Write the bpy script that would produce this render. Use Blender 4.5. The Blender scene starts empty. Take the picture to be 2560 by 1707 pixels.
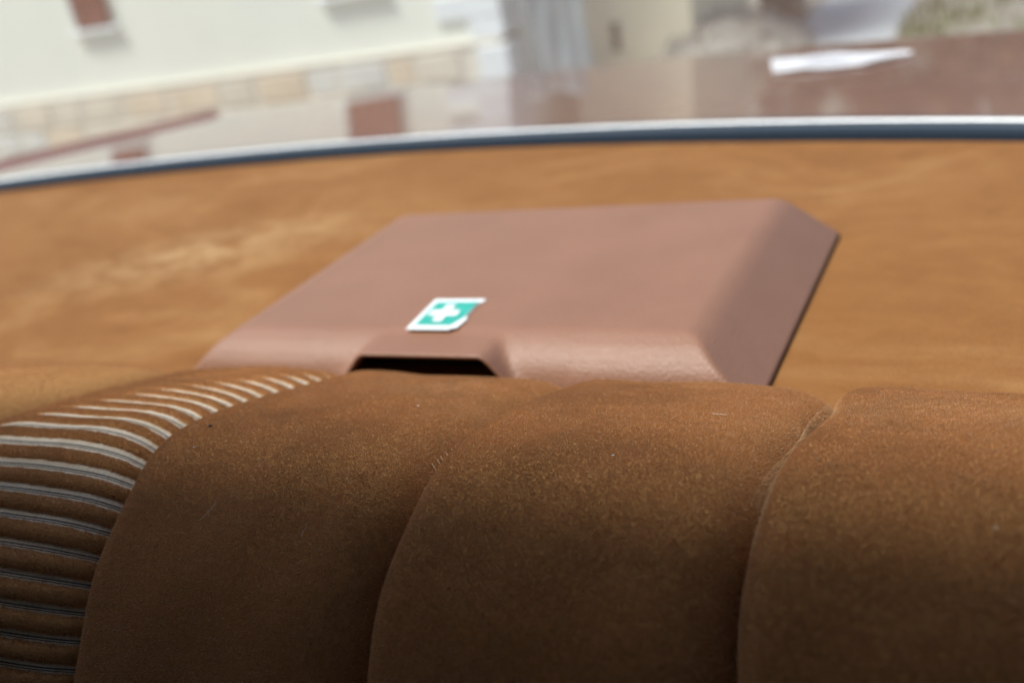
import bpy, bmesh, math, random
import numpy as np
from mathutils import Vector, Matrix

random.seed(7)
rng = np.random.default_rng(11)
scn = bpy.context.scene
COL = scn.collection

# ------------------------------------------------------------------ camera
# frame of the car: +X to its right as seen here, +Y to its tail, +Z up; z = 0 is the parcel shelf
CAM = np.array([0.0, 0.0, 0.273])
FPX = 2676.0
Yc = np.array([1351, -1420, 2676.0]); Yc /= np.linalg.norm(Yc)
Xc = np.array([5390, 84, -2676.0]); Xc -= Yc * Xc.dot(Yc); Xc /= np.linalg.norm(Xc)
Zc = np.cross(Xc, Yc)
ROT = np.array([Xc, Yc, Zc])
cam_d = bpy.data.cameras.new('camera')
cam = bpy.data.objects.new('camera', cam_d)
COL.objects.link(cam)
right, up, back = ROT @ (1, 0, 0), ROT @ (0, -1, 0), -(ROT @ (0, 0, 1))
M4 = Matrix(((right[0], up[0], back[0], CAM[0]), (right[1], up[1], back[1], CAM[1]), (right[2], up[2], back[2], CAM[2]), (0, 0, 0, 1)))
cam.matrix_world = M4
cam_d.sensor_width = 36.0
cam_d.lens = FPX / 2560 * 36
cam_d.clip_start = 0.02
cam_d.clip_end = 900
cam_d.dof.use_dof = True
cam_d.dof.focus_distance = 0.435
cam_d.dof.aperture_fstop = 5.2
cam_d.dof.aperture_blades = 7
scn.camera = cam

# ------------------------------------------------------------------ sky, sun, exposure
world = bpy.data.worlds.new('World')
scn.world = world
world.use_nodes = True
wn = world.node_tree
sky = wn.nodes.new('ShaderNodeTexSky')
sky.sky_type = 'NISHITA'
sky.sun_disc = False
SUN_EL, SUN_AZ = 64.0, 222.0          # azimuth clockwise from +Y
sky.sun_elevation = math.radians(SUN_EL)
sky.sun_rotation = math.radians(SUN_AZ)
sky.air_density = 1.0
sky.dust_density = 2.5
sky.ozone_density = 1.0
bg = wn.nodes['Background']
bg.inputs['Strength'].default_value = 0.068
wn.links.new(sky.outputs[0], bg.inputs['Color'])
sun_d = bpy.data.lights.new('sun', 'SUN')
sun_d.energy = 2.05
sun_d.angle = math.radians(14)
sun_d.color = (1.0, 0.965, 0.91)
sun = bpy.data.objects.new('sun', sun_d)
COL.objects.link(sun)
az, el = math.radians(SUN_AZ), math.radians(SUN_EL)
sdir = Vector((math.sin(az) * math.cos(el), math.cos(az) * math.cos(el), math.sin(el)))
sun.rotation_euler = sdir.to_track_quat('Z', 'Y').to_euler()
scn.view_settings.view_transform = 'Standard'
scn.view_settings.look = 'None'
scn.view_settings.gamma = 1.0
scn.view_settings.exposure = 1.4
scn.view_settings.use_curve_mapping = False

# ------------------------------------------------------------------ helpers
def put(o, parent=None, label=None, cat=None, group=None, kind=None):
    COL.objects.link(o)
    if parent is not None: o.parent = parent
    if label: o['label'] = label
    if cat: o['category'] = cat
    if group: o['group'] = group
    if kind: o['kind'] = kind
    return o

def empty(name, loc=(0, 0, 0), **k):
    o = bpy.data.objects.new(name, None)
    o.empty_display_size = 0.05
    o.location = loc
    return put(o, **k)

def child(o, parent):                   # parts are modelled in car coordinates
    o.parent = parent
    o.matrix_parent_inverse = Matrix.Translation(-Vector(parent.location))
    return o

def mesh(name, verts, faces, mat, parent=None, smooth=True, uv=None, **k):
    me = bpy.data.meshes.new(name)
    me.from_pydata([tuple(map(float, v)) for v in verts], [], [tuple(map(int, f)) for f in faces])
    if uv is not None:
        l = me.uv_layers.new(name='UVMap')
        idx = np.empty(len(me.loops), dtype=np.int32)
        me.loops.foreach_get('vertex_index', idx)
        l.data.foreach_set('uv', np.asarray(uv, dtype=np.float32)[idx].ravel())
    if smooth: me.polygons.foreach_set('use_smooth', [True] * len(me.polygons))
    me.materials.append(mat)
    me.update()
    o = bpy.data.objects.new(name, me)
    put(o, **k)
    if parent is not None: child(o, parent)
    return o

def grid(P):                            # P: (n, m, 3) -> verts, faces
    n, m, _ = P.shape
    i = np.arange(n * m).reshape(n, m)
    f = np.stack([i[:-1, :-1], i[1:, :-1], i[1:, 1:], i[:-1, 1:]], -1).reshape(-1, 4)
    return P.reshape(-1, 3), f

def box(name, lo, hi, mat, parent=None, bevel=0.0, **k):
    (x0, y0, z0), (x1, y1, z1) = lo, hi
    v = [(x0, y0, z0), (x1, y0, z0), (x1, y1, z0), (x0, y1, z0), (x0, y0, z1), (x1, y0, z1), (x1, y1, z1), (x0, y1, z1)]
    f = [(0, 3, 2, 1), (4, 5, 6, 7), (0, 1, 5, 4), (1, 2, 6, 5), (2, 3, 7, 6), (3, 0, 4, 7)]
    o = mesh(name, v, f, mat, parent, smooth=False, **k)
    if bevel:
        b = o.modifiers.new('bevel', 'BEVEL'); b.width = bevel; b.segments = 2
    return o

def prism(name, pts, off, mat, parent=None, bevel=0.0, **k):   # polygon of 3-D points pushed along off
    n = len(pts)
    v = [Vector(p) for p in pts] + [Vector(p) + Vector(off) for p in pts]
    f = [tuple(range(n)), tuple(range(2 * n - 1, n - 1, -1))] + [(i, i + n, (i + 1) % n + n, (i + 1) % n) for i in range(n)]
    o = mesh(name, v, f, mat, parent, smooth=False, **k)
    bm = bmesh.new(); bm.from_mesh(o.data); bmesh.ops.recalc_face_normals(bm, faces=bm.faces); bm.to_mesh(o.data); bm.free()
    if bevel:
        b = o.modifiers.new('bevel', 'BEVEL'); b.width = bevel; b.segments = 2
    return o

def nmat(name):
    m = bpy.data.materials.new(name); m.use_nodes = True
    nt = m.node_tree
    return m, nt, nt.nodes['Principled BSDF']

def ramp(nt, fac, stops):
    r = nt.nodes.new('ShaderNodeValToRGB')
    e = r.color_ramp.elements
    while len(e) < len(stops): e.new(0.5)
    for el_, (p, c) in zip(e, stops):
        el_.position = p; el_.color = (*c, 1)
    nt.links.new(fac, r.inputs[0])
    return r.outputs[0]

def noise(nt, scale, detail=4, rough=0.55, coord='Object', stretch=None, dist=0.0):
    tc = nt.nodes.new('ShaderNodeTexCoord')
    n = nt.nodes.new('ShaderNodeTexNoise')
    n.inputs['Scale'].default_value = scale; n.inputs['Detail'].default_value = detail
    n.inputs['Roughness'].default_value = rough; n.inputs['Distortion'].default_value = dist
    if stretch:
        mp = nt.nodes.new('ShaderNodeMapping')
        mp.inputs['Scale'].default_value = stretch[:3]
        if len(stretch) > 3: mp.inputs['Rotation'].default_value = (0, 0, stretch[3])
        nt.links.new(tc.outputs[coord], mp.inputs[0]); nt.links.new(mp.outputs[0], n.inputs['Vector'])
    else:
        nt.links.new(tc.outputs[coord], n.inputs['Vector'])
    return n.outputs[0]

def bump(nt, b, h, strength, dist):
    n = nt.nodes.new('ShaderNodeBump')
    n.inputs['Strength'].default_value = strength; n.inputs['Distance'].default_value = dist
    nt.links.new(h, n.inputs['Height']); nt.links.new(n.outputs[0], b.inputs['Normal'])

def mixc(nt, a, b, fac, mode='MIX'):
    m = nt.nodes.new('ShaderNodeMix'); m.data_type = 'RGBA'; m.blend_type = mode
    for s, v in ((m.inputs[6], a), (m.inputs[7], b), (m.inputs[0], fac)):
        if hasattr(v, 'links'): nt.links.new(v, s)
        elif isinstance(v, tuple): s.default_value = (*v, 1)
        else: s.default_value = v
    return m.outputs[2]

def simple(name, col, rough=0.6, spec=0.5, metal=0.0, var=0.0, vs=6.0, bmp=0.0, bs=80.0):
    m, nt, b = nmat(name)
    b.inputs['Roughness'].default_value = rough; b.inputs['Metallic'].default_value = metal
    b.inputs['Specular IOR Level'].default_value = spec
    b.inputs['Base Color'].default_value = (*col, 1)
    if var:
        c = ramp(nt, noise(nt, vs), [(0.3, tuple(v * (1 - var) for v in col)), (0.7, tuple(min(1, v * (1 + var)) for v in col))])
        nt.links.new(c, b.inputs['Base Color'])
    if bmp: bump(nt, b, noise(nt, bs, 5), bmp, 0.01)
    return m

# ------------------------------------------------------------------ materials
def shelf_mat():
    m, nt, b = nmat('brown velour shelf')
    n1 = noise(nt, 4.2, 4, 0.6, stretch=(1.0, 1.5, 1.0, 0.5), dist=1.2)
    n2 = noise(nt, 30.0, 6, 0.7, stretch=(1.0, 1.3, 1.0, 0.5), dist=0.5)
    n3 = noise(nt, 900.0, 2, 0.5)
    c = ramp(nt, n1, [(0.32, (0.25, 0.100, 0.028)), (0.52, (0.295, 0.126, 0.039)), (0.72, (0.37, 0.185, 0.070))])
    c = mixc(nt, c, ramp(nt, n2, [(0.3, (0.70, 0.62, 0.54)), (0.62, (1.0, 1.0, 1.0)), (0.8, (1.15, 1.15, 1.12))]), 0.5, 'MULTIPLY')
    # a worn, bleached patch left of the box
    tc = nt.nodes.new('ShaderNodeTexCoord'); mp = nt.nodes.new('ShaderNodeMapping'); mp.vector_type = 'TEXTURE'
    mp.inputs['Location'].default_value = (-0.735, 0.752, 0); mp.inputs['Rotation'].default_value = (0, 0, 0.5); mp.inputs['Scale'].default_value = (0.20, 0.10, 1)
    gr = nt.nodes.new('ShaderNodeTexGradient'); gr.gradient_type = 'SPHERICAL'
    nt.links.new(tc.outputs['Object'], mp.inputs[0]); nt.links.new(mp.outputs[0], gr.inputs[0])
    wf = nt.nodes.new('ShaderNodeMath'); wf.operation = 'MULTIPLY'
    nt.links.new(gr.outputs['Fac'], wf.inputs[0]); nt.links.new(ramp(nt, n2, [(0.4, (0.1, 0.1, 0.1)), (0.6, (1, 1, 1))]), wf.inputs[1])
    c = mixc(nt, c, (0.46, 0.28, 0.13), wf.outputs[0])
    c = mixc(nt, c, ramp(nt, n3, [(0.35, (0.7, 0.7, 0.7)), (0.65, (1, 1, 1))]), 0.8, 'MULTIPLY')
    nt.links.new(c, b.inputs['Base Color'])
    b.inputs['Roughness'].default_value = 0.95
    b.inputs['Specular IOR Level'].default_value = 0.1
    b.inputs['Sheen Weight'].default_value = 0.2
    b.inputs['Sheen Roughness'].default_value = 0.45
    b.inputs['Sheen Tint'].default_value = (1.0, 0.75, 0.5, 1)
    bump(nt, b, n3, 0.5, 0.0006)
    return m

def velour_base():
    m, nt, b = nmat('brown velour backing')
    n = noise(nt, 500.0, 3)
    c = ramp(nt, n, [(0.3, (0.33, 0.163, 0.060)), (0.7, (0.46, 0.236, 0.090))])
    nt.links.new(c, b.inputs['Base Color'])
    b.inputs['Roughness'].default_value = 1.0
    b.inputs['Specular IOR Level'].default_value = 0.05
    return m

def pile_mat(worn=0.0):  # worn: strength of the back light painted into the pile colour
    m, nt, b = nmat('brown velour pile' if not worn else 'backlit pale velour pile')
    hi = nt.nodes.new('ShaderNodeHairInfo')
    c = ramp(nt, hi.outputs['Random'], [(0.0, (0.46, 0.232, 0.100)), (0.45, (0.62, 0.320, 0.140)), (0.90, (0.69, 0.39, 0.178)), (0.965, (0.72, 0.50, 0.30)), (1.0, (0.78, 0.70, 0.60))])
    dirt = ramp(nt, noise(nt, 14.0, 5, 0.65), [(0.32, (0.62, 0.63, 0.67)), (0.55, (1, 1, 1))])
    c = mixc(nt, c, dirt, 0.55, 'MULTIPLY')
    if worn: c = mixc(nt, c, (0.70, 0.50, 0.30), worn)  # pale tint puts the back light on the fuzz into the colour
    nt.links.new(c, b.inputs['Base Color'])
    b.inputs['Roughness'].default_value = 0.6
    b.inputs['Specular IOR Level'].default_value = 0.2
    tl = nt.nodes.new('ShaderNodeBsdfTranslucent'); nt.links.new(c, tl.inputs[0])
    mx = nt.nodes.new('ShaderNodeMixShader'); mx.inputs[0].default_value = 0.38
    nt.links.new(b.outputs[0], mx.inputs[1]); nt.links.new(tl.outputs[0], mx.inputs[2])
    nt.links.new(mx.outputs[0], nt.nodes['Material Output'].inputs[0])
    return m

def weave_mat():
    m, nt, b = nmat('striped woven cloth')
    uv = nt.nodes.new('ShaderNodeUVMap')
    sp = nt.nodes.new('ShaderNodeSeparateXYZ'); nt.links.new(uv.outputs[0], sp.inputs[0])
    def math_(op, a, bb=None):
        n = nt.nodes.new('ShaderNodeMath'); n.operation = op
        for s, v in ((n.inputs[0], a), (n.inputs[1], bb)):
            if v is None: continue
            if hasattr(v, 'links'): nt.links.new(v, s)
            else: s.default_value = v
        return n.outputs[0]
    ph = math_('FRACT', sp.outputs[1])             # 0 at the middle of a rib, one rib spacing per unit
    l1 = math_('LESS_THAN', math_('ABSOLUTE', math_('SUBTRACT', ph, 0.50)), 0.030)
    l2 = math_('LESS_THAN', math_('ABSOLUTE', math_('SUBTRACT', ph, 0.585)), 0.020)
    ln = math_('MAXIMUM', l1, l2)
    # threads: fine bumps across and along
    wx = math_('SINE', math_('MULTIPLY', sp.outputs[0], 1100.0))
    wt = math_('SINE', math_('MULTIPLY', sp.outputs[1], 75.0))
    w = math_('MULTIPLY', wx, wt)
    c = mixc(nt, (0.84, 0.71, 0.55), (0.12, 0.105, 0.10), ln)
    shade = ramp(nt, math_('ADD', math_('MULTIPLY', w, 0.5), 0.5), [(0.0, (0.62, 0.6, 0.57)), (0.6, (1, 1, 1))])
    c = mixc(nt, c, shade, 0.8, 'MULTIPLY')
    c = mixc(nt, c, ramp(nt, noise(nt, 60, 4), [(0.35, (0.8, 0.76, 0.7)), (0.6, (1, 1, 1))]), 0.8, 'MULTIPLY')
    nt.links.new(c, b.inputs['Base Color'])
    b.inputs['Roughness'].default_value = 0.9
    bump(nt, b, w, 0.5, 0.0004)
    return m

def box_mat():
    m, nt, b = nmat('brown grained plastic')
    c = ramp(nt, noise(nt, 18, 4), [(0.3, (0.255, 0.118, 0.070)), (0.7, (0.285, 0.134, 0.081))])
    nt.links.new(c, b.inputs['Base Color'])
    b.inputs['Roughness'].default_value = 0.5
    b.inputs['Specular IOR Level'].default_value = 0.5
    b.inputs['Coat Weight'].default_value = 0.18
    b.inputs['Coat Roughness'].default_value = 0.5
    tc = nt.nodes.new('ShaderNodeTexCoord')
    v = nt.nodes.new('ShaderNodeTexVoronoi'); v.inputs['Scale'].default_value = 640
    nt.links.new(tc.outputs['Object'], v.inputs['Vector'])
    bump(nt, b, v.outputs['Distance'], 0.5, 0.0006)
    return m

def paint_mat():
    m, nt, b = nmat('brown car paint')
    b.inputs['Base Color'].default_value = (0.20, 0.068, 0.040, 1)
    b.inputs['Roughness'].default_value = 0.35
    b.inputs['Coat Weight'].default_value = 1.0
    b.inputs['Coat Roughness'].default_value = 0.03
    b.inputs['Coat IOR'].default_value = 1.6
    bump(nt, b, noise(nt, 7, 2), 0.06, 0.01)
    return m

def glass_mat():
    m = bpy.data.materials.new('tinted window glass'); m.use_nodes = True
    nt = m.node_tree; nt.nodes.clear()
    out = nt.nodes.new('ShaderNodeOutputMaterial')
    tr = nt.nodes.new('ShaderNodeBsdfTransparent'); tr.inputs[0].default_value = (0.91, 0.965, 0.945, 1)
    gl = nt.nodes.new('ShaderNodeBsdfGlossy'); gl.inputs['Roughness'].default_value = 0.01
    lw = nt.nodes.new('ShaderNodeLayerWeight'); lw.inputs['Blend'].default_value = 0.5
    pw = nt.nodes.new('ShaderNodeMath'); pw.operation = 'POWER'; pw.inputs[1].default_value = 5.0
    nt.links.new(lw.outputs['Facing'], pw.inputs[0])
    fr = nt.nodes.new('ShaderNodeMath'); fr.operation = 'MULTIPLY_ADD'; fr.inputs[1].default_value = 0.92; fr.inputs[2].default_value = 0.07
    nt.links.new(pw.outputs[0], fr.inputs[0])
    mx = nt.nodes.new('ShaderNodeMixShader')
    nt.links.new(fr.outputs[0], mx.inputs[0]); nt.links.new(tr.outputs[0], mx.inputs[1]); nt.links.new(gl.outputs[0], mx.inputs[2])
    df = nt.nodes.new('ShaderNodeBsdfDiffuse'); df.inputs[0].default_value = (0.75, 0.82, 0.82, 1)
    tl = nt.nodes.new('ShaderNodeBsdfTranslucent'); tl.inputs[0].default_value = (0.75, 0.82, 0.82, 1)
    m2 = nt.nodes.new('ShaderNodeMixShader'); m2.inputs[0].default_value = 0.6
    nt.links.new(df.outputs[0], m2.inputs[1]); nt.links.new(tl.outputs[0], m2.inputs[2])
    m3 = nt.nodes.new('ShaderNodeMixShader')
    nt.links.new(ramp(nt, noise(nt, 3.0, 5), [(0.3, (0.05, 0.05, 0.05)), (0.7, (0.095, 0.095, 0.095))]), m3.inputs[0])
    nt.links.new(mx.outputs[0], m3.inputs[1]); nt.links.new(m2.outputs[0], m3.inputs[2])
    nt.links.new(m3.outputs[0], out.inputs[0])
    return m

M = dict(
    shelf=shelf_mat(), vbase=velour_base(), pile=pile_mat(), worn=pile_mat(0.6), weave=weave_mat(), box=box_mat(), paint=paint_mat(), glass=glass_mat(),  # worn: pale pile painted as back-lit seam fuzz
    rubber=simple('dark rubber seal', (0.020, 0.034, 0.054), 0.6, 0.12),
    chrome=simple('bright metal trim', (0.93, 0.93, 0.94), 0.42, 0.6, 0.4),
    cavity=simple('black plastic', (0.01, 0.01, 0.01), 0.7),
    white=simple('white sticker', (0.86, 0.88, 0.88), 0.5),
    teal=simple('turquoise green print', (0.03, 0.38, 0.31), 0.45, var=0.12, vs=120),
    lining=simple('roof lining', (0.14, 0.14, 0.145), 0.95, 0.1),
    trim=simple('dark cabin trim', (0.035, 0.032, 0.034), 0.8),
    lint=simple('pale lint', (0.72, 0.70, 0.66), 0.8),
    lintdark=simple('dark lint', (0.03, 0.035, 0.045), 0.9),
    stitch=simple('sewing thread', (0.55, 0.36, 0.22), 0.7),
)

# ------------------------------------------------------------------ setting: ground, shelf
def house_setting_materials():
    M['ground'] = simple('gravelly ground', (0.26, 0.25, 0.22), 0.95, 0.1, var=0.35, vs=3.0)
    M['path'] = simple('grey paving', (0.42, 0.45, 0.47), 0.85, var=0.1, vs=1.5)
    M['wall'] = simple('pale render', (0.82, 0.85, 0.77), 0.9, 0.1, var=0.05, vs=0.8)
    M['cream'] = simple('cream render', (0.82, 0.75, 0.57), 0.9, 0.1, var=0.08, vs=1.5)
    M['quoin'] = simple('white painted stone', (0.78, 0.83, 0.86), 0.8, var=0.04)
    M['shutter'] = simple('red brown shutter paint', (0.19, 0.055, 0.045), 0.55)
    M['shutterpale'] = simple('weathered shutter edge', (0.30, 0.33, 0.37), 0.7)
    M['mortar'] = simple('plinth mortar', (0.68, 0.65, 0.57), 0.95, 0.1)
    for i, c in enumerate([(0.68, 0.58, 0.45), (0.65, 0.60, 0.51), (0.64, 0.65, 0.62), (0.66, 0.60, 0.50), (0.61, 0.60, 0.55), (0.68, 0.54, 0.40)]):
        M['stone%d' % i] = simple('plinth stone %d' % i, c, 0.9, 0.1, var=0.12, vs=4)
    M['tarp'] = simple('grey blue tarpaulin', (0.21, 0.26, 0.29), 0.5, var=0.2, vs=2.5)
    M['slot'] = simple('dark opening', (0.04, 0.055, 0.05), 0.9)
    M['rock'] = simple('grey rubble', (0.30, 0.29, 0.26), 0.95, 0.1, var=0.4, vs=5)
    M['bin'] = simple('dark grey plastic', (0.07, 0.075, 0.08), 0.6)
    M['grass'] = simple('dull grass', (0.10, 0.13, 0.05), 0.9, 0.1, var=0.4, vs=2)
    M['leaf'] = simple('brownish leaves', (0.13, 0.085, 0.05), 0.8, 0.2, var=0.5, vs=1.2)
    M['bark'] = simple('bark', (0.08, 0.06, 0.045), 0.9)
house_setting_materials()

GZ = -0.95
mesh('ground', [(-400, -400, GZ), (400, -400, GZ), (400, 400, GZ), (-400, 400, GZ)], [(0, 1, 2, 3)], M['ground'], smooth=False, kind='structure')

SX = np.array([-1.75, -1.55, -1.347, -1.132, -0.919, -0.722, -0.541, -0.382, -0.242, -0.121, -0.017, 0.10, 0.22])
SY = np.array([0.905, 0.975, 1.034, 1.068, 1.084, 1.085, 1.072, 1.050, 1.024, 0.996, 0.966, 0.925, 0.872])
_pf = np.polyfit(SX, SY, 4)
sill = lambda x: np.polyval(_pf, x)

# parcel shelf
xs = np.linspace(-1.62, 0.14, 120); vs = np.linspace(0, 1, 40)
P = np.zeros((len(vs), len(xs), 3))
for j, v in enumerate(vs):
    P[j, :, 0] = xs; P[j, :, 1] = 0.44 + (sill(xs) + 0.004 - 0.44) * v
P[:, :, 2] = 0.0012 * np.sin(P[:, :, 0] * 9 + 1.0) * np.cos(P[:, :, 1] * 7)
P[:, :, 2] -= P[:, :, 2].max()
v, f = grid(P)
mesh('parcel_shelf', v, f[:, ::-1], M['shelf'], kind='structure')

# ------------------------------------------------------------------ rear window: seal, trim, pane
win = empty('rear_window', (-0.7, 1.08, 0.0), label='curved rear window with dark rubber seal and bright trim behind the parcel shelf', cat='window')
xs = np.linspace(-1.64, 0.22, 140)
def sweep(name, prof, mat, parent):
    P = np.zeros((len(prof), len(xs), 3))
    for j, (dy, dz) in enumerate(prof):
        P[j, :, 0] = xs; P[j, :, 1] = sill(xs) + dy; P[j, :, 2] = dz
    v, f = grid(P)
    return mesh(name, v, f[:, ::-1], mat, parent)
sweep('rubber_seal', [(0.0005, -0.004), (0.0, 0.002), (0.001, 0.0075), (0.0025, 0.0100), (0.0045, 0.0105), (0.0055, 0.0100), (0.0060, 0.0080), (0.0080, 0.0080), (0.0090, 0.0130), (0.0118, 0.0141), (0.0125, 0.006)], M['rubber'], win)
sweep('chrome_trim', [(0.0130, 0.000), (0.0131, 0.0110), (0.0135, 0.0137), (0.0147, 0.0149), (0.0158, 0.0153), (0.0175, 0.0153), (0.0220, 0.012), (0.0275, -0.01)], M['chrome'], win)
L = 0.995; nseg = 18
P = np.zeros((nseg, len(xs), 3))
for j in range(nseg):
    s = j / (nseg - 1) * L
    a = math.radians(25)
    P[j, :, 0] = -0.74 + (xs + 0.74) * (1 - 0.16 * s); P[j, :, 1] = sill(xs) + 0.0115 - s * math.cos(a) + 0.02 * s * (L - s); P[j, :, 2] = 0.006 + s * math.sin(a) + 0.10 * s * (L - s)
v, f = grid(P)
mesh('glass_pane', v, f, M['glass'], win)
ROOF_Y = float(P[-1, len(xs) // 2, 1]); ROOF_Z = float(P[-1, 0, 2])

# ------------------------------------------------------------------ car body: boot lid, tail, roof, side
car = empty('car_body', (-0.7, 1.4, GZ), label='glossy brown car boot lid seen through the rear window', cat='car')
LA, LB = np.array([-1.690, 1.312]), np.array([-1.650, 1.869])
offs = np.r_[np.linspace(-0.16, -0.05, 6), np.linspace(-0.045, 0.03, 26), np.linspace(0.04, 2.4, 120)]
vs = np.linspace(0, 1, 70) ** 0.9
P = np.zeros((len(vs), len(offs), 3))
for j, v in enumerate(vs):
    x = LA[0] + offs
    y0 = sill(np.clip(x, -1.64, 0.22)) + 0.027
    y = y0 + (1.965 - y0) * v
    x = LA[0] + (LB[0] - LA[0]) * np.clip((y - LA[1]) / (LB[1] - LA[1]), -1, 1.3) + offs
    z = 0.004 - 0.074 * np.clip((y - 1.1) / 0.77, -1, 2)
    z = z - 0.010 * ((x + 0.7) / 0.8) ** 2
    rear = np.clip(y - (1.875 - 0.075 * ((x + 1.0) / 0.95) ** 2), 0, None)
    z = z - 9.0 * rear ** 2 - 0.2 * rear
    left = np.clip(-offs, 0, None)
    z = z - np.where(left < 0.03, 26 * left ** 2, 0.0234 + (left - 0.03) * 2.2)
    z = z + 0.011 * np.exp(-((offs - 0.012) / 0.011) ** 2)
    P[j, :, 0] = x; P[j, :, 1] = y; P[j, :, 2] = z + 0.006
v, f = grid(P)
mesh('boot_lid', v, f[:, ::-1], M['paint'], car)
# tail panel under the lid's edge
e = P[-1]
T = np.stack([e, e + np.array([0, 0.03, -0.12]), e + np.array([0, 0.02, -0.45])]); T[2, :, 2] = -0.62
v, f = grid(T); mesh('tail_panel', v, f[:, ::-1], M['paint'], car)
# roof and its lining, the far side with its door
rx0, rx1 = -1.50, 0.26
RP = np.zeros((12, 20, 3))
for j in range(12):
    t = j / 11
    RP[j, :, 0] = np.linspace(rx0, rx1, 20); RP[j, :, 1] = ROOF_Y - 0.005 - 1.75 * t
    RP[j, :, 2] = ROOF_Z + 0.02 + 0.10 * math.sin(math.pi * t) - 0.05 * ((RP[j, :, 0] + 0.62) / 0.88) ** 4
v, f = grid(RP); mesh('roof_panel', v, f[:, ::-1], M['paint'], car)
v, f = grid(RP - np.array([0, 0, 0.02])); mesh('roof_lining', v, f, M['lining'], car)
box('side_door', (-1.58, -1.3, -0.62), (-1.50, 0.95, 0.03), M['trim'], car, 0.01)
box('side_blocker', (-1.56, -1.25, 0.03), (-1.48, 0.16, ROOF_Z), M['trim'], car, 0.01)  # unseen, widened to close the side windows against light
box('side_door', (0.24, -1.3, -0.62), (0.32, 0.90, 0.03), M['trim'], car, 0.01)
box('side_blocker', (0.24, -1.25, 0.03), (0.31, 0.30, ROOF_Z), M['trim'], car, 0.01)  # unseen too, widened to keep side light off the seat
box('cabin_floor', (-1.5, -1.3, -0.66), (0.24, 0.4, -0.62), M['trim'], car)

for x0 in (-1.40, -0.46):              # unseen front seats, added to block light from the windscreen
    box('front_seat_blocker', (x0, -0.80, -0.55), (x0 + 0.62, -0.62, 0.16), M['trim'], car, 0.05)
    box('headrest_blocker', (x0 + 0.16, -0.78, 0.17), (x0 + 0.46, -0.66, 0.36), M['trim'], car, 0.04)
box('dash_blocker', (-1.5, -1.75, -0.62), (0.24, -1.45, 0.10), M['trim'], car, 0.05)  # unseen, added to cut light from the front
# ------------------------------------------------------------------ rear seat
# cross-section of the seat back: (y, z) from behind the top, over it, and down the front
prof = np.array([(0.452, -0.080), (0.468, -0.040), (0.474, -0.008), (0.469, 0.0140), (0.455, 0.0262), (0.430, 0.0355), (0.395, 0.0465), (0.355, 0.0575), (0.322, 0.0645),
                 (0.303, 0.0650), (0.288, 0.0600), (0.270, 0.0490), (0.254, 0.0355), (0.240, 0.0190), (0.225, -0.002), (0.205, -0.036), (0.180, -0.085), (0.160, -0.13)])
def dense(p, n=400):
    out = []
    q = np.vstack([2 * p[0] - p[1], p, 2 * p[-1] - p[-2]])
    for i in range(1, len(q) - 2):
        t = np.linspace(0, 1, 24, endpoint=False)[:, None]
        a, b, c, d = q[i - 1], q[i], q[i + 1], q[i + 2]
        out.append(0.5 * ((2 * b) + (-a + c) * t + (2 * a - 5 * b + 4 * c - d) * t ** 2 + (-a + 3 * b - 3 * c + d) * t ** 3))
    out = np.vstack(out + [p[-1:]])
    for _ in range(60):
        out[1:-1] = 0.25 * out[:-2] + 0.5 * out[1:-1] + 0.25 * out[2:]
    s = np.r_[0, np.cumsum(np.linalg.norm(np.diff(out, axis=0), axis=1))]
    si = np.linspace(0, s[-1], n)
    return np.stack([np.interp(si, s, out[:, 0]), np.interp(si, s, out[:, 1])], 1), si
PR, PS = dense(prof)
TMAX = PS[-1]
tg = np.gradient(PR, PS, axis=0); tg /= np.linalg.norm(tg, axis=1)[:, None]
NR = np.stack([-tg[:, 1], tg[:, 0]], 1)
if NR[np.argmax(PR[:, 1]), 1] < 0: NR = -NR
def base(x, t):                         # -> point on the cross-section and its outward normal
    y, z = np.interp(t, PS, PR[:, 0]), np.interp(t, PS, PR[:, 1])
    ny, nz = np.interp(t, PS, NR[:, 0]), np.interp(t, PS, NR[:, 1])
    return np.stack([x, y, z], -1), np.stack([np.zeros_like(x), ny, nz], -1)
def lumps(x, t, seed):
    return (np.sin(x * 61 + seed) * np.sin(t * 47 + seed * 2.3) + 0.6 * np.sin(x * 113 + t * 71 + seed * 1.7) + 0.5 * np.sin(t * 29 - x * 37 + seed)) * 0.0006
def seam(k, t):
    return [-0.640, -0.500, -0.363, -0.219, -0.086, 0.052][k] + 0.0016 * np.sin(t * 31 + k * 2.1) + 0.0008 * np.sin(t * 83 + k)
_i = np.argmax(PR[:, 0])
def t_at(y): return float(np.interp(-y, -PR[_i:, 0], PS[_i:]))
TPUCK = t_at(0.410)
def PUCK(t): return np.exp(-((t - TPUCK) / 0.020) ** 2)
def surf(k, s, t, extra=0.0):           # panel k between seams k and k+1
    x = seam(k, t) + (seam(k + 1, t) - seam(k, t)) * s
    if k == 3: x = x - 0.0018 * PUCK(t) * np.clip(s * 6 - 5, 0, 1)
    if k == 4: x = x + 0.0036 * PUCK(t) * np.clip(1 - s * 6, 0, 1)
    B, N = base(x, t)
    r, fl, h, g = (0.022, 0.075, 0.0075, 0.0130) if k != 1 else (0.20, 0.10, 0.0085, 0.0055)
    amp = 0.62 + 0.38 * np.clip((t - 0.10) / 0.10, 0, 1) + 0.25 * np.clip((t - 0.25) / 0.08, 0, 1)
    w = 0.135
    rise = 1 - np.exp(-s / r); fall = 1 - np.exp(-(1 - s) / fl)
    hh = ((h + g) * rise * fall - g) * amp + lumps(x, t, k * 1.9) + extra
    if k in (3, 4):                     # the seam gapes where the cover has pulled away
        hh = hh - (0.0060 if k == 3 else 0.0050) * PUCK(t) * np.exp(-((1 - s if k == 3 else s) / 0.03) ** 2)
    return B + N * hh[..., None]

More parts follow.
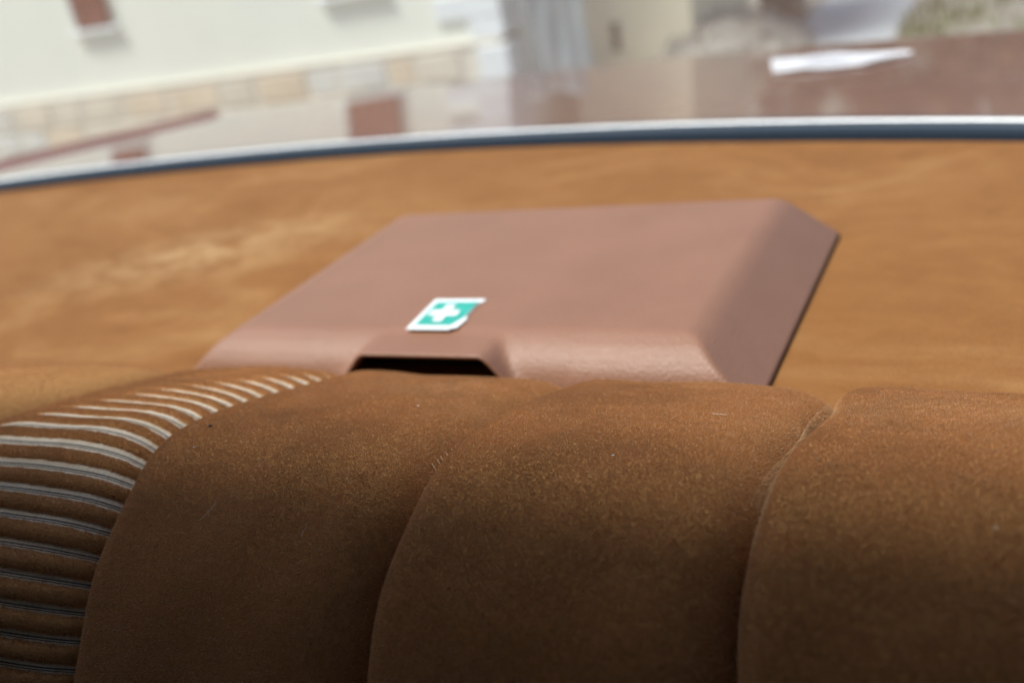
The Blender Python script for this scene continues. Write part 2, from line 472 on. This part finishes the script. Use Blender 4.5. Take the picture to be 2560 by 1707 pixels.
seat = empty('rear_seat', (-0.3, 0.3, -0.13), label='brown velour rear seat back with pleated panels and a striped ribbed panel', cat='car seat')

def sample(P, n):                       # n random points with normals on a grid surface P
    a, b, c, d = P[:-1, :-1], P[1:, :-1], P[1:, 1:], P[:-1, 1:]
    nn = np.cross((c - a).reshape(-1, 3), (d - b).reshape(-1, 3))
    ar = np.linalg.norm(nn, axis=1)
    nn /= np.maximum(ar, 1e-12)[:, None]
    idx = rng.choice(len(ar), n, p=ar / ar.sum())
    u, w = rng.random(n)[:, None], rng.random(n)[:, None]
    A, Bq, Cq, D = [q.reshape(-1, 3)[idx] for q in (a, b, c, d)]
    pts = A * (1 - u) * (1 - w) + Bq * u * (1 - w) + Cq * u * w + D * (1 - u) * w
    down = (Bq - A); down /= np.linalg.norm(down, axis=1)[:, None]
    return pts, nn[idx], down

def fbm(p, sc, seed):
    v = np.zeros(len(p)); a = 1.0
    r = np.random.default_rng(seed)
    for o in range(4):
        for _ in range(3):
            k = r.normal(size=3); k *= sc * (2 ** o) / np.linalg.norm(k)
            v += a * np.sin(p @ k + r.random() * 6.28) / 3
        a *= 0.6
    return v

def pile(parent, P, n, length, flip=False, lean=0.38, seed=3, mat='pile'):
    pts, nn, down = sample(P, n)
    if flip: nn = -nn
    cross = np.cross(nn, down)
    # the nap lies down the seat, brushed this way and that in patches
    w1 = fbm(pts, 38, seed); w2 = fbm(pts, 55, seed + 9); w3 = fbm(pts, 900, seed + 5)
    lay = down * (lean + 0.18 * w1 + 0.10 * w3)[:, None] + cross * (0.22 * w2)[:, None] + rng.normal(size=pts.shape) * 0.19
    L_ = length * (0.7 + 0.5 * rng.random(n))[:, None]
    p1 = pts + nn * L_ * 0.5 + lay * L_ * 0.22
    p2 = pts + nn * L_ * 0.86 + lay * L_ * 0.75
    pos = np.stack([pts - nn * 0.0002, p1, p2], 1).astype(np.float32)
    cv = bpy.data.hair_curves.new('pile')
    cv.add_curves([3] * n)
    cv.attributes['position'].data.foreach_set('vector', pos.ravel()) if 'position' in cv.attributes else cv.position_data.foreach_set('vector', pos.ravel())
    ra = cv.attributes.get('radius') or cv.attributes.new('radius', 'FLOAT', 'POINT')
    rad = np.tile(np.array([0.00008, 0.00007, 0.00004], dtype=np.float32), n)
    ra.data.foreach_set('value', rad)
    cv.materials.append(M[mat])
    o = bpy.data.objects.new('pile', cv)
    o['kind'] = 'stuff'
    COL.objects.link(o)
    o.parent = parent
    return o

T0, T1 = 0.02, TMAX
tt = np.linspace(T0, T1, 170)
edge = 0.5 - 0.5 * np.cos(np.linspace(0, math.pi, 64))
RIB = 0.0118
for k in (0, 1, 2, 3, 4):
    S, Tt = np.meshgrid(edge, tt)
    Pg = surf(k, S, Tt)
    v, f = grid(Pg)
    uv = np.stack([S.ravel() * 0.137, Tt.ravel() / RIB], 1)
    d = np.cross(Pg[80, 33] - Pg[80, 32], Pg[81, 32] - Pg[80, 32])
    flip = d[2] > 0
    o = mesh('velour_panel' if k != 1 else 'woven_panel', v, f if not flip else f[:, ::-1], M['vbase'] if k != 1 else M['weave'], seat, uv=uv)
    if k == 1: o['label'] = 'cream woven cloth with thin dark lines between the ribs'
    if k != 1:
        nn = np.cross((Pg[1:, 1:] - Pg[:-1, :-1]).reshape(-1, 3), (Pg[:-1, 1:] - Pg[1:, :-1]).reshape(-1, 3))
        fl = nn[len(nn) // 2][2] < 0
        vis = (tt > 0.08) & (tt < 0.41)
        pile(o, Pg[vis], 60000 if k == 0 else 440000, 0.0008, flip=fl, seed=3 + k)
        if k > 1:
            pile(o, Pg[(tt > 0.08) & (tt < t_at(0.285))][:, 2:8], 5000, 0.0014, flip=fl, seed=3 + k, mat='worn')  # pale strip painted for the back-lit seam edge
        if k == 3:
            up_ = (tt > TPUCK - 0.05) & (tt < TPUCK + 0.10)
            pile(o, Pg[up_][:, 55:61], 6000, 0.0012, flip=fl, seed=3 + k, mat='worn')  # back light painted along the gaping seam's other edge

bx_, bt_ = np.meshgrid(np.linspace(-0.64, 0.052, 12), tt)
Bb, Nb = base(bx_, bt_)
v, f = grid(Bb - Nb * 0.014)
mesh('dark_backing', v, f, M['trim'], seat)  # dark layer added so the open seam looks deep in shade
# the ribs of the striped panel, each one a soft ridge of pile
sr = np.linspace(0.012, 0.988, 60)
aa = np.linspace(0, math.pi, 9)
i0 = int(T0 / RIB) + 2; i1 = int(TMAX / RIB)
for i in range(i0, i1):
    tc_ = i * RIB
    fr_ = min(1.0, max(0.0, (tc_ - t_at(0.300)) / 0.05))
    rows = []
    for a in aa:
        wob = 0.00018 * np.sin(sr * 70 + i * 1.3) + 0.00012 * np.sin(sr * 171 + i)
        t = tc_ - math.cos(a) * (0.0029 + 0.0008 * fr_ + wob)
        endf = np.clip(np.minimum(sr, 1 - sr) / 0.02, 0, 1) ** 0.5
        rows.append(surf(1, sr, np.full_like(sr, 0) + t, -0.0003 + math.sin(a) * (0.0017 + 0.0020 * fr_) * endf))
    Pg = np.stack(rows)
    v, f = grid(Pg)
    o = mesh('rib', v, f, M['vbase'], seat)
    bm = bmesh.new(); bm.from_mesh(o.data); bmesh.ops.recalc_face_normals(bm, faces=bm.faces); bm.to_mesh(o.data); bm.free()
    if 0.08 < tc_ < 0.41:
        nn = np.cross(Pg[5, 31] - Pg[4, 30], Pg[4, 31] - Pg[5, 30])
        _, N = base(np.array([0.0]), np.array([tc_]))
        pile(o, Pg, 9000, 0.0009, flip=(nn @ N[0]) < 0, lean=0.2, seed=40 + i)

# stitches showing in the opened seam
for i in range(7):
    t = 0.232 + 0.0042 * i + 0.0006 * math.sin(i * 2.1)
    a = surf(2, np.array([0.955]), np.array([t]), 0.0016)[0]; b_ = surf(2, np.array([0.992]), np.array([t + 0.0012]), 0.0014)[0]
    dvec = b_ - a
    n1 = np.cross(dvec, [0, 0, 1]); n1 /= np.linalg.norm(n1); n2 = np.cross(dvec, n1); n2 /= np.linalg.norm(n2)
    vv = []
    for q in range(5):
        c_ = a + dvec * q / 4 + np.array([0, -0.0003, 0.0004]) * math.sin(math.pi * q / 4)
        for h in range(5):
            vv.append(c_ + 0.00022 * (math.cos(h * 1.2566) * n1 + math.sin(h * 1.2566) * n2))
    ff = [(q * 5 + h, q * 5 + (h + 1) % 5, q * 5 + 5 + (h + 1) % 5, q * 5 + 5 + h) for q in range(4) for h in range(5)]
    mesh('stitch', vv, ff, M['stitch'], seat)

# ------------------------------------------------------------------ first-aid box on the shelf
fab = empty('first_aid_box', (-0.33, 0.62, 0.0), label='low brown plastic first-aid box with a green cross sticker on the parcel shelf', cat='first-aid box')
H = 0.0335
gx = np.linspace(-0.545, -0.120, 240); gy = np.linspace(0.470, 0.762, 170)
X, Y = np.meshgrid(gx, gy)
def smin(a, b, k):
    h = np.clip(0.5 + 0.5 * (b - a) / k, 0, 1)
    return b + (a - b) * h - k * h * (1 - h)
top = H + 0.0012 * (1 - ((X + 0.33) / 0.2) ** 2) * (1 - ((Y - 0.62) / 0.14) ** 2)
z = smin(top, (-0.131 - X) * 0.90, 0.007)
z = smin(z, (X + 0.529) * 0.90, 0.011)
z = smin(z, (0.7535 - Y) * 2.6, 0.006)
front = np.interp(Y, [0.470, 0.4838, 0.4845, 0.4865, 0.4905, 0.4960, 0.5025, 0.5095, 0.5150, 0.5260], [-0.05, -0.004, 0.003, 0.0105, 0.0185, 0.0245, 0.0290, 0.0322, 0.0345, 0.045])
z = smin(z, front, 0.0014)
hood = smin(np.full_like(X, 0.0318), (X + 0.401) * 1.05, 0.004)
hood = smin(hood, (-0.262 - X) * 1.35, 0.006)
hood0 = hood
hood = np.where(Y < 0.4800, -1, np.where(Y < 0.53, hood, -1))
zz = np.maximum(z, hood)
for _ in range(5):                       # soften where the hood grows out of the front
    zs = zz.copy(); ok = (zz > 0.004) & (Y > 0.4835) & (Y < 0.535) & (np.abs(X + 0.327) < 0.088)
    zs[1:-1, 1:-1] = 0.2 * (zz[1:-1, 1:-1] + zz[:-2, 1:-1] + zz[2:, 1:-1] + zz[1:-1, :-2] + zz[1:-1, 2:])
    zz = np.where(ok & (zs > 0), zs, zz)
keep = (zz > 0.0007) & (Y > 0.4800)
Pg = np.stack([X, Y, zz], -1)
idx = np.arange(X.size).reshape(X.shape)
q = np.stack([idx[:-1, :-1], idx[:-1, 1:], idx[1:, 1:], idx[1:, :-1]], -1).reshape(-1, 4)
kq = keep.ravel()[q].all(1)
q = q[kq]
used = np.unique(q); remap = -np.ones(X.size, int); remap[used] = np.arange(len(used))
lid = mesh('lid', Pg.reshape(-1, 3)[used], remap[q], M['box'], fab)
so = lid.modifiers.new('shell', 'SOLIDIFY'); so.thickness = 0.0022; so.offset = -1
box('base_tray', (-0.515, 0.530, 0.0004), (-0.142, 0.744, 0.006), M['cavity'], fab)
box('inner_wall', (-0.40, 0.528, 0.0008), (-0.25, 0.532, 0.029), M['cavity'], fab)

# sticker: white, worn at its right side, green field, white cross
zt = H + 0.0016
def flat(name, pts, z, mat, parent):
    o = mesh(name, [(x, y, z) for x, y in pts], [tuple(range(len(pts)))], mat, parent, smooth=False)
    s_ = o.modifiers.new('thickness', 'SOLIDIFY'); s_.thickness = 0.0002; s_.offset = -1
    return o
sx, sy = -0.3520, 0.5085
def sp(u, w): return (sx + 0.036 * u - 0.0035 * w, sy + 0.0465 * w)
stk = flat('sticker', [sp(0, 0), sp(0.84, 0), sp(0.87, 0.04), sp(0.96, 0.06), sp(1.01, 0.36), sp(0.955, 0.41), sp(0.945, 0.72), sp(0.965, 0.86), sp(1.03, 0.91), sp(1.03, 1.0), sp(0, 1)], zt, M['white'], fab)
stk['label'] = 'white sticker with a green field and white cross, worn at one side'
flat('green_field', [sp(0.105, 0.125), sp(0.80, 0.125), sp(0.930, 0.40), sp(0.935, 0.74), sp(0.955, 0.89), sp(0.105, 0.875)], zt + 0.0004, M['teal'], stk)
cx, cy, ca, cb = 0.47, 0.50, 0.085, 0.27
cr = [(-ca, -cb), (ca, -cb), (ca, -ca), (cb, -ca), (cb, ca), (ca, ca), (ca, cb), (-ca, cb), (-ca, ca), (-cb, ca), (-cb, -ca), (-ca, -ca)]
flat('cross', [sp(cx + a * 1.05, cy + b_) for a, b_ in cr], zt + 0.0008, M['white'], stk)

# ------------------------------------------------------------------ outside: the house front 5 m behind the shelf
house = empty('house', (-4.5, 5.3, GZ), label='pale rendered house front with stone plinth and brown shutters beyond the car', cat='house')
HN = Vector((0.06, -1.0, 0)).normalized()          # the way the front faces
HE = Vector((1.0, 0.06, 0)).normalized()           # along the front, to the right
HC = Vector((-2.66, 5.413, 0.0))                   # its right corner
def hp(u, z, out=0.0):                             # u metres left of the corner, z height, out metres proud
    p = HC - HE * u + HN * out
    return Vector((p.x, p.y, z))
def hbox(name, u0, u1, z0, z1, out, mat, parent=house, depth=0.12, bevel=0.008):
    o = prism(name, [hp(u0, z0, out), hp(u1, z0, out), hp(u1, z1, out), hp(u0, z1, out)], tuple(-HN * depth), mat, parent, bevel)
    return o
hbox('wall', 0.03, 8.5, -0.50, 1.75, 0.0, M['wall'], depth=0.3, bevel=0)
prism('side_wall', [hp(0.04, -0.95, -0.31), hp(0.04, 1.75, -0.31), hp(0.04, 1.75, -1.7), hp(0.04, -0.95, -1.7)], tuple(-HE * 0.3), M['wall'], house)
# roof eaves
prism('roof', [hp(-0.2, 1.77, 0.25), hp(8.8, 1.77, 0.25), hp(8.8, 2.3, -1.8), hp(-0.2, 2.3, -1.8)], (0, 0, 0.12), M['shutter'], house)
hbox('plinth_ledge', 0.02, 8.5, -0.518, -0.488, 0.048, M['mortar'], depth=0.10)
pl = hbox('plinth', 0.0, 8.5, -0.95, -0.52, 0.040, M['mortar'], depth=0.3, bevel=0)
zr = -0.524
for row, hgt in enumerate((0.165, 0.14, 0.10)):
    u = 0.26 if row == 0 else (0.16 if row == 1 else 0.3)
    while u < 7.5:
        w = random.uniform(0.17, 0.52)
        i_ = random.choice([0, 0, 1, 2, 3, 3, 4, 5])
        ju, jz = random.uniform(0.006, 0.02), random.uniform(0.004, 0.014)
        hbox('stone', u + ju, u + w - ju, zr - hgt + jz, zr - jz, 0.040 + random.uniform(0.006, 0.014), M['stone%d' % i_], pl, 0.05, 0.012)
        u += w
    zr -= hgt
# white corner stones: alternately long and short, and a block at the plinth's corner
zq = -0.488
for k in range(17):
    hh = 0.115 if k % 2 == 0 else 0.135
    hbox('quoin', -0.012, 0.19 if k % 2 == 0 else 0.38, zq + 0.003, zq + hh - 0.003, 0.022, M['quoin'], depth=0.34, bevel=0.006)
    zq += hh
hbox('plinth_corner_stone', -0.035, 0.15, -0.73, -0.522, 0.082, M['quoin'], depth=0.3)
hbox('plinth_corner_stone', -0.035, 0.23, -0.93, -0.736, 0.082, M['quoin'], depth=0.3)
# windows: louvred shutters, each with frame and slats
def shutter(u0, u1, z0, z1):
    sh = hbox('shutter', u0, u1, z0, z1, 0.030, M['shutter'], depth=0.025, bevel=0.003)
    def sub(n, a, b, c, d, out, mat=M['shutter'], dep=0.03): return hbox(n, a, b, c, d, out, mat, sh, dep, 0.003)
    sub('stile', u0, u0 + 0.035, z0, z1, 0.052); sub('stile', u1 - 0.035, u1, z0, z1, 0.052)
    sub('rail', u0 + 0.036, u1 - 0.036, z0, z0 + 0.05, 0.050); sub('rail', u0 + 0.036, u1 - 0.036, z1 - 0.05, z1, 0.050)
    n = int((z1 - z0 - 0.1) / 0.055)
    for i in range(n):
        z_ = z0 + 0.052 + i * 0.055
        s_ = sub('slat', u0 + 0.037, u1 - 0.037, z_ + 0.004, z_ + 0.044, 0.045, M['shutter'], 0.012)
    hbox('shutter_edge', u1 + 0.002, u1 + 0.03, z0 - 0.01, z1, 0.040, M['shutterpale'], depth=0.04, bevel=0.003)
    hbox('window_sill', u0 - 0.05, u1 + 0.08, z0 - 0.045, z0 - 0.015, 0.05, M['quoin'], depth=0.1)
shutter(2.605, 2.845, -0.085, 1.05)
shutter(0.69, 1.01, -0.125, 1.05)

# grey-blue tarpaulin hung beside the house corner
tx = np.linspace(0, 1, 40); tz = np.linspace(0, 1, 30)
P = np.zeros((30, 40, 3))
for j, q_ in enumerate(tz):
    x0, x1 = -2.47 - 0.06 * q_, -2.13 - 0.05 * q_
    P[j, :, 0] = x0 + (x1 - x0) * tx
    P[j, :, 1] = 5.36 + 0.016 * np.sin(tx * 9 + q_ * 6) + 0.008 * np.sin(tx * 21 - q_ * 7)
    P[j, :, 2] = -0.84 + 0.85 * q_ + 0.02 * np.sin(tx * 9)
v, f = grid(P)
tp = mesh('tarpaulin', v, f, M['tarp'], label='grey-blue tarpaulin hanging in folds beside the house corner', cat='tarpaulin')
tp.modifiers.new('thickness', 'SOLIDIFY').thickness = 0.004

# cream outbuilding with a narrow dark slot
ob = empty('outbuilding', (-2.15, 6.7, GZ), label='cream rendered outbuilding wall with a narrow dark slot', cat='building')
box('wall', (-2.50, 6.05, -0.95), (-1.80, 7.4, 1.7), M['cream'], ob)
box('slot', (-2.285, 6.04, -0.74), (-2.235, 6.06, -0.58), M['slot'], ob)
box('roof', (-2.60, 5.98, 1.7), (-1.70, 7.5, 1.78), M['shutter'], ob)

# dark bin at the outbuilding's corner
bn = empty('waste_bin', (-1.63, 7.67, GZ), label='dark grey bin beside the cream outbuilding', cat='bin')
box('bin_body', (-1.76, 7.50, -0.95), (-1.50, 7.85, -0.42), M['bin'], bn, 0.03)
box('bin_lid', (-1.78, 7.47, -0.42), (-1.48, 7.87, -0.37), M['bin'], bn, 0.02)

# path and rubble, weeds
mesh('path', [(-1.48, 4.2, GZ + 0.004), (-0.80, 4.2, GZ + 0.004), (-0.86, 30, GZ + 0.004), (-1.5, 30, GZ + 0.004)], [(0, 1, 2, 3)], M['path'], smooth=False, kind='structure')
def scatter(name, n, place, mat, label, cat):
    V, F = [], []
    for _ in range(n):
        c, r = place()
        b0 = len(V)
        for a in [(1, 0, 0), (-1, 0, 0), (0, 1, 0), (0, -1, 0), (0, 0, 1), (0, 0, -1)]:
            V.append((c[0] + a[0] * r * random.uniform(.6, 1.2), c[1] + a[1] * r * random.uniform(.6, 1.2), c[2] + a[2] * r * random.uniform(.5, 1)))
        F += [(b0, b0 + 2, b0 + 4), (b0 + 2, b0 + 1, b0 + 4), (b0 + 1, b0 + 3, b0 + 4), (b0 + 3, b0, b0 + 4), (b0 + 2, b0, b0 + 5), (b0 + 1, b0 + 2, b0 + 5), (b0 + 3, b0 + 1, b0 + 5), (b0, b0 + 3, b0 + 5)]
    return mesh(name, V, F, mat, smooth=False, label=label, cat=cat, kind='stuff')
def heap():
    while True:
        x, y = random.uniform(-1.05, 1.05), random.uniform(-1.2, 1.2)
        r2 = x * x + (y / 1.2) ** 2
        if r2 < 1: break
    return (-1.72 + x * 0.44, 6.35 + y * 0.9, GZ + 0.24 * (1 - r2) ** 1.3 + random.uniform(-0.03, 0.03)), random.uniform(0.03, 0.09)
scatter('rubble_heap', 1200, heap, M['rock'], 'low heap of grey rubble in front of the cream outbuilding', 'rubble')
V, F = [], []
for _ in range(9000):
    x, y = random.uniform(-0.78, 2.5), random.uniform(4.5, 12)
    if math.sin(x * 3.1 + 1) * math.cos(y * 2.3) + random.uniform(-.7, .7) < -0.05: continue
    h, a, w = random.uniform(0.04, 0.14), random.uniform(0, 6.28), random.uniform(0.006, 0.014)
    dx, dy = math.cos(a) * w, math.sin(a) * w
    b0 = len(V)
    V += [(x - dx, y - dy, GZ), (x + dx, y + dy, GZ), (x + dy * 3 + random.uniform(-.03, .03), y + dx * 3, GZ + h)]
    F.append((b0, b0 + 1, b0 + 2))
mesh('grass', V, F, M['grass'], smooth=False, label='patchy dull green grass beside the grey path', cat='grass', kind='stuff')

# shrubs standing farther back, mirrored in the boot lid
def shrub(x, y, h, w, label):
    t = empty('shrub', (x, y, GZ), label=label, cat='shrub', group='shrubs mirrored in the boot lid')
    V, F = [], []
    for _ in range(5):
        a = random.uniform(0, 6.28); b0 = len(V); r = 0.04
        for (q0, q1) in ((0, r), (0.9, r * 0.4)):
            cx_, cy_ = x + math.cos(a) * w * 0.3 * q0, y + math.sin(a) * w * 0.3 * q0
            V += [(cx_ + q1 * math.cos(k * 1.57), cy_ + q1 * math.sin(k * 1.57), GZ + h * 0.8 * q0) for k in range(4)]
        F += [(b0 + k, b0 + (k + 1) % 4, b0 + 4 + (k + 1) % 4, b0 + 4 + k) for k in range(4)]
    mesh('trunk', V, F, M['bark'], t)
    V, F = [], []
    for _ in range(1600):
        d = Vector((random.gauss(0, 1), random.gauss(0, 1), random.gauss(0, 1))).normalized() * random.random() ** 0.4
        c = Vector((x + d.x * w, y + d.y * w * 0.7, GZ + h * 0.55 + d.z * h * 0.45))
        if math.sin(c.x * 3.3) * math.sin(c.z * 4.1 + c.y) > 0.55: continue
        n = Vector((random.gauss(0, 1), random.gauss(0, 1), random.gauss(0, 1))).normalized(); a = n.orthogonal().normalized(); b_ = n.cross(a)
        s_ = random.uniform(0.05, 0.12); b0 = len(V)
        V += [c + a * s_, c + b_ * s_ * 0.6, c - a * s_, c - b_ * s_ * 0.6]; F.append((b0, b0 + 1, b0 + 2, b0 + 3))
    mesh('foliage', V, F, M['leaf'], t, smooth=False)
shrub(0.6, 12.5, 3.2, 1.3, 'brownish shrub mirrored at the far right of the boot lid')
shrub(-1.0, 13.5, 2.6, 1.1, 'brownish shrub mirrored beside the white glare on the boot lid')
shrub(-2.4, 14.5, 2.8, 1.0, 'brownish shrub mirrored right of the cream wall on the boot lid')

# ------------------------------------------------------------------ lint on the seat
def seat_pt(k, s, t, e_=0.0022): return surf(k, np.array([s]), np.array([t]), e_)[0]
def fibre(pts, r, mat, label):
    vv, ff = [], []
    pts = [np.asarray(p) for p in pts]
    for i, p in enumerate(pts):
        d = pts[min(i + 1, len(pts) - 1)] - pts[max(i - 1, 0)]
        n1 = np.cross(d, [0.3, 0.2, 1]); n1 /= np.linalg.norm(n1); n2 = np.cross(d, n1); n2 /= np.linalg.norm(n2)
        vv += [p + r * (math.cos(h * 1.57) * n1 + math.sin(h * 1.57) * n2) for h in range(4)]
    ff = [(i * 4 + h, i * 4 + (h + 1) % 4, i * 4 + 4 + (h + 1) % 4, i * 4 + 4 + h) for i in range(len(pts) - 1) for h in range(4)]
    ff += [(3, 2, 1, 0), tuple(range(len(vv) - 4, len(vv)))]
    return mesh('lint_fibre', vv, ff, mat, label=label, cat='lint', group='lint on the rear seat')

# white patch added on the lid in place of the sky's glare
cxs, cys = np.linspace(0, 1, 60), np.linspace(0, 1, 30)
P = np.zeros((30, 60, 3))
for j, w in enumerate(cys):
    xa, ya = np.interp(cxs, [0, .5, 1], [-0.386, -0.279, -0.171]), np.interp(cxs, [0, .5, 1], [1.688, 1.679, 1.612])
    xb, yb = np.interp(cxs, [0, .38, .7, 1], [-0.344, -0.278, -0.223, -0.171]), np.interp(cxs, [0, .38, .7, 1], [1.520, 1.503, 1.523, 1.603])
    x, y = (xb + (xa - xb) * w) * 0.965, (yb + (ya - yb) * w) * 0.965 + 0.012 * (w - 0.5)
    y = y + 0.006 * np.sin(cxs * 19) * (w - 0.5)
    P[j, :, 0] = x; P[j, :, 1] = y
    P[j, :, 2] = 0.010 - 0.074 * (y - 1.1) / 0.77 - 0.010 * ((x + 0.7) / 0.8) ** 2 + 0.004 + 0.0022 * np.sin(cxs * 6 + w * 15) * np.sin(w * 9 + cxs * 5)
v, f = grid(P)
M['plastic'], _nt, _b = nmat('white glare with streaks')  # sky glare and its streaks put into the colour
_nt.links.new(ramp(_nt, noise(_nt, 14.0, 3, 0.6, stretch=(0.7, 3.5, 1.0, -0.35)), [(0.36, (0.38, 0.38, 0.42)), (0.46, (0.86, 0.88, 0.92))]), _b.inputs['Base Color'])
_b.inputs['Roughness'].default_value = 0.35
ps = mesh('glare_patch', v, f[:, ::-1], M['plastic'], label='white patch standing in for sky glare at the rear edge of the boot lid', cat='glare')  # 'plastic' here is the colour painted for sky glare
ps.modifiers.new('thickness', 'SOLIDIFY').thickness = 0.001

# hairs and specks of lint
def sx_(k, x, t): return (x - seam(k, t)) / (seam(k + 1, t) - seam(k, t))
def hair_at(k, x, y, dx, dy, bend, r, mat, label):
    pts = []
    for q_ in np.linspace(-0.5, 0.5, 9):
        t = t_at(y) - dy * q_ + bend * 0.3 * (q_ * q_)
        xx = x + dx * q_ + bend * (q_ * q_ - 0.1)
        pts.append(surf(k, np.array([sx_(k, xx, t)]), np.array([t]), 0.0017)[0])
    fibre(pts, r, M[mat], label)
hair_at(2, -0.304, 0.2775, 0.0045, 0.0085, -0.003, 0.00009, 'lint', 'long pale curved hair on the velour panel next to the striped ribs')
hair_at(2, -0.2555, 0.2750, 0.0008, 0.0040, 0.002, 0.00008, 'lint', 'short pale hair low on the velour panel, left of the first seam')
hair_at(2, -0.338, 0.3185, 0.0014, 0.0006, 0.0, 0.0006, 'lintdark', 'dark blue-grey speck on the velour beside the upper ribs')
for k_, x_, y_, n_ in [(2, -0.256, 0.363, 'tiny white speck high on the velour panel, nearest the first-aid box'), (3, -0.142, 0.316, 'tiny white speck in the middle of the central velour panel'),
                       (2, -0.331, 0.302, 'tiny pale speck close to the ends of the striped ribs'), (4, -0.012, 0.296, 'tiny pale speck on the rightmost velour panel')]:
    hair_at(k_, x_, y_, 0.0007, 0.0004, 0.0, 0.0003, 'lint', n_)
hair_at(3, -0.118, 0.372, 0.006, 0.0006, 0.001, 0.00007, 'lint', 'pale hair lying across the top of the central velour panel')
hair_at(4, 0.006, 0.280, 0.0028, 0.0035, 0.002, 0.00010, 'lint', 'grey fluff curl on the rightmost velour panel')
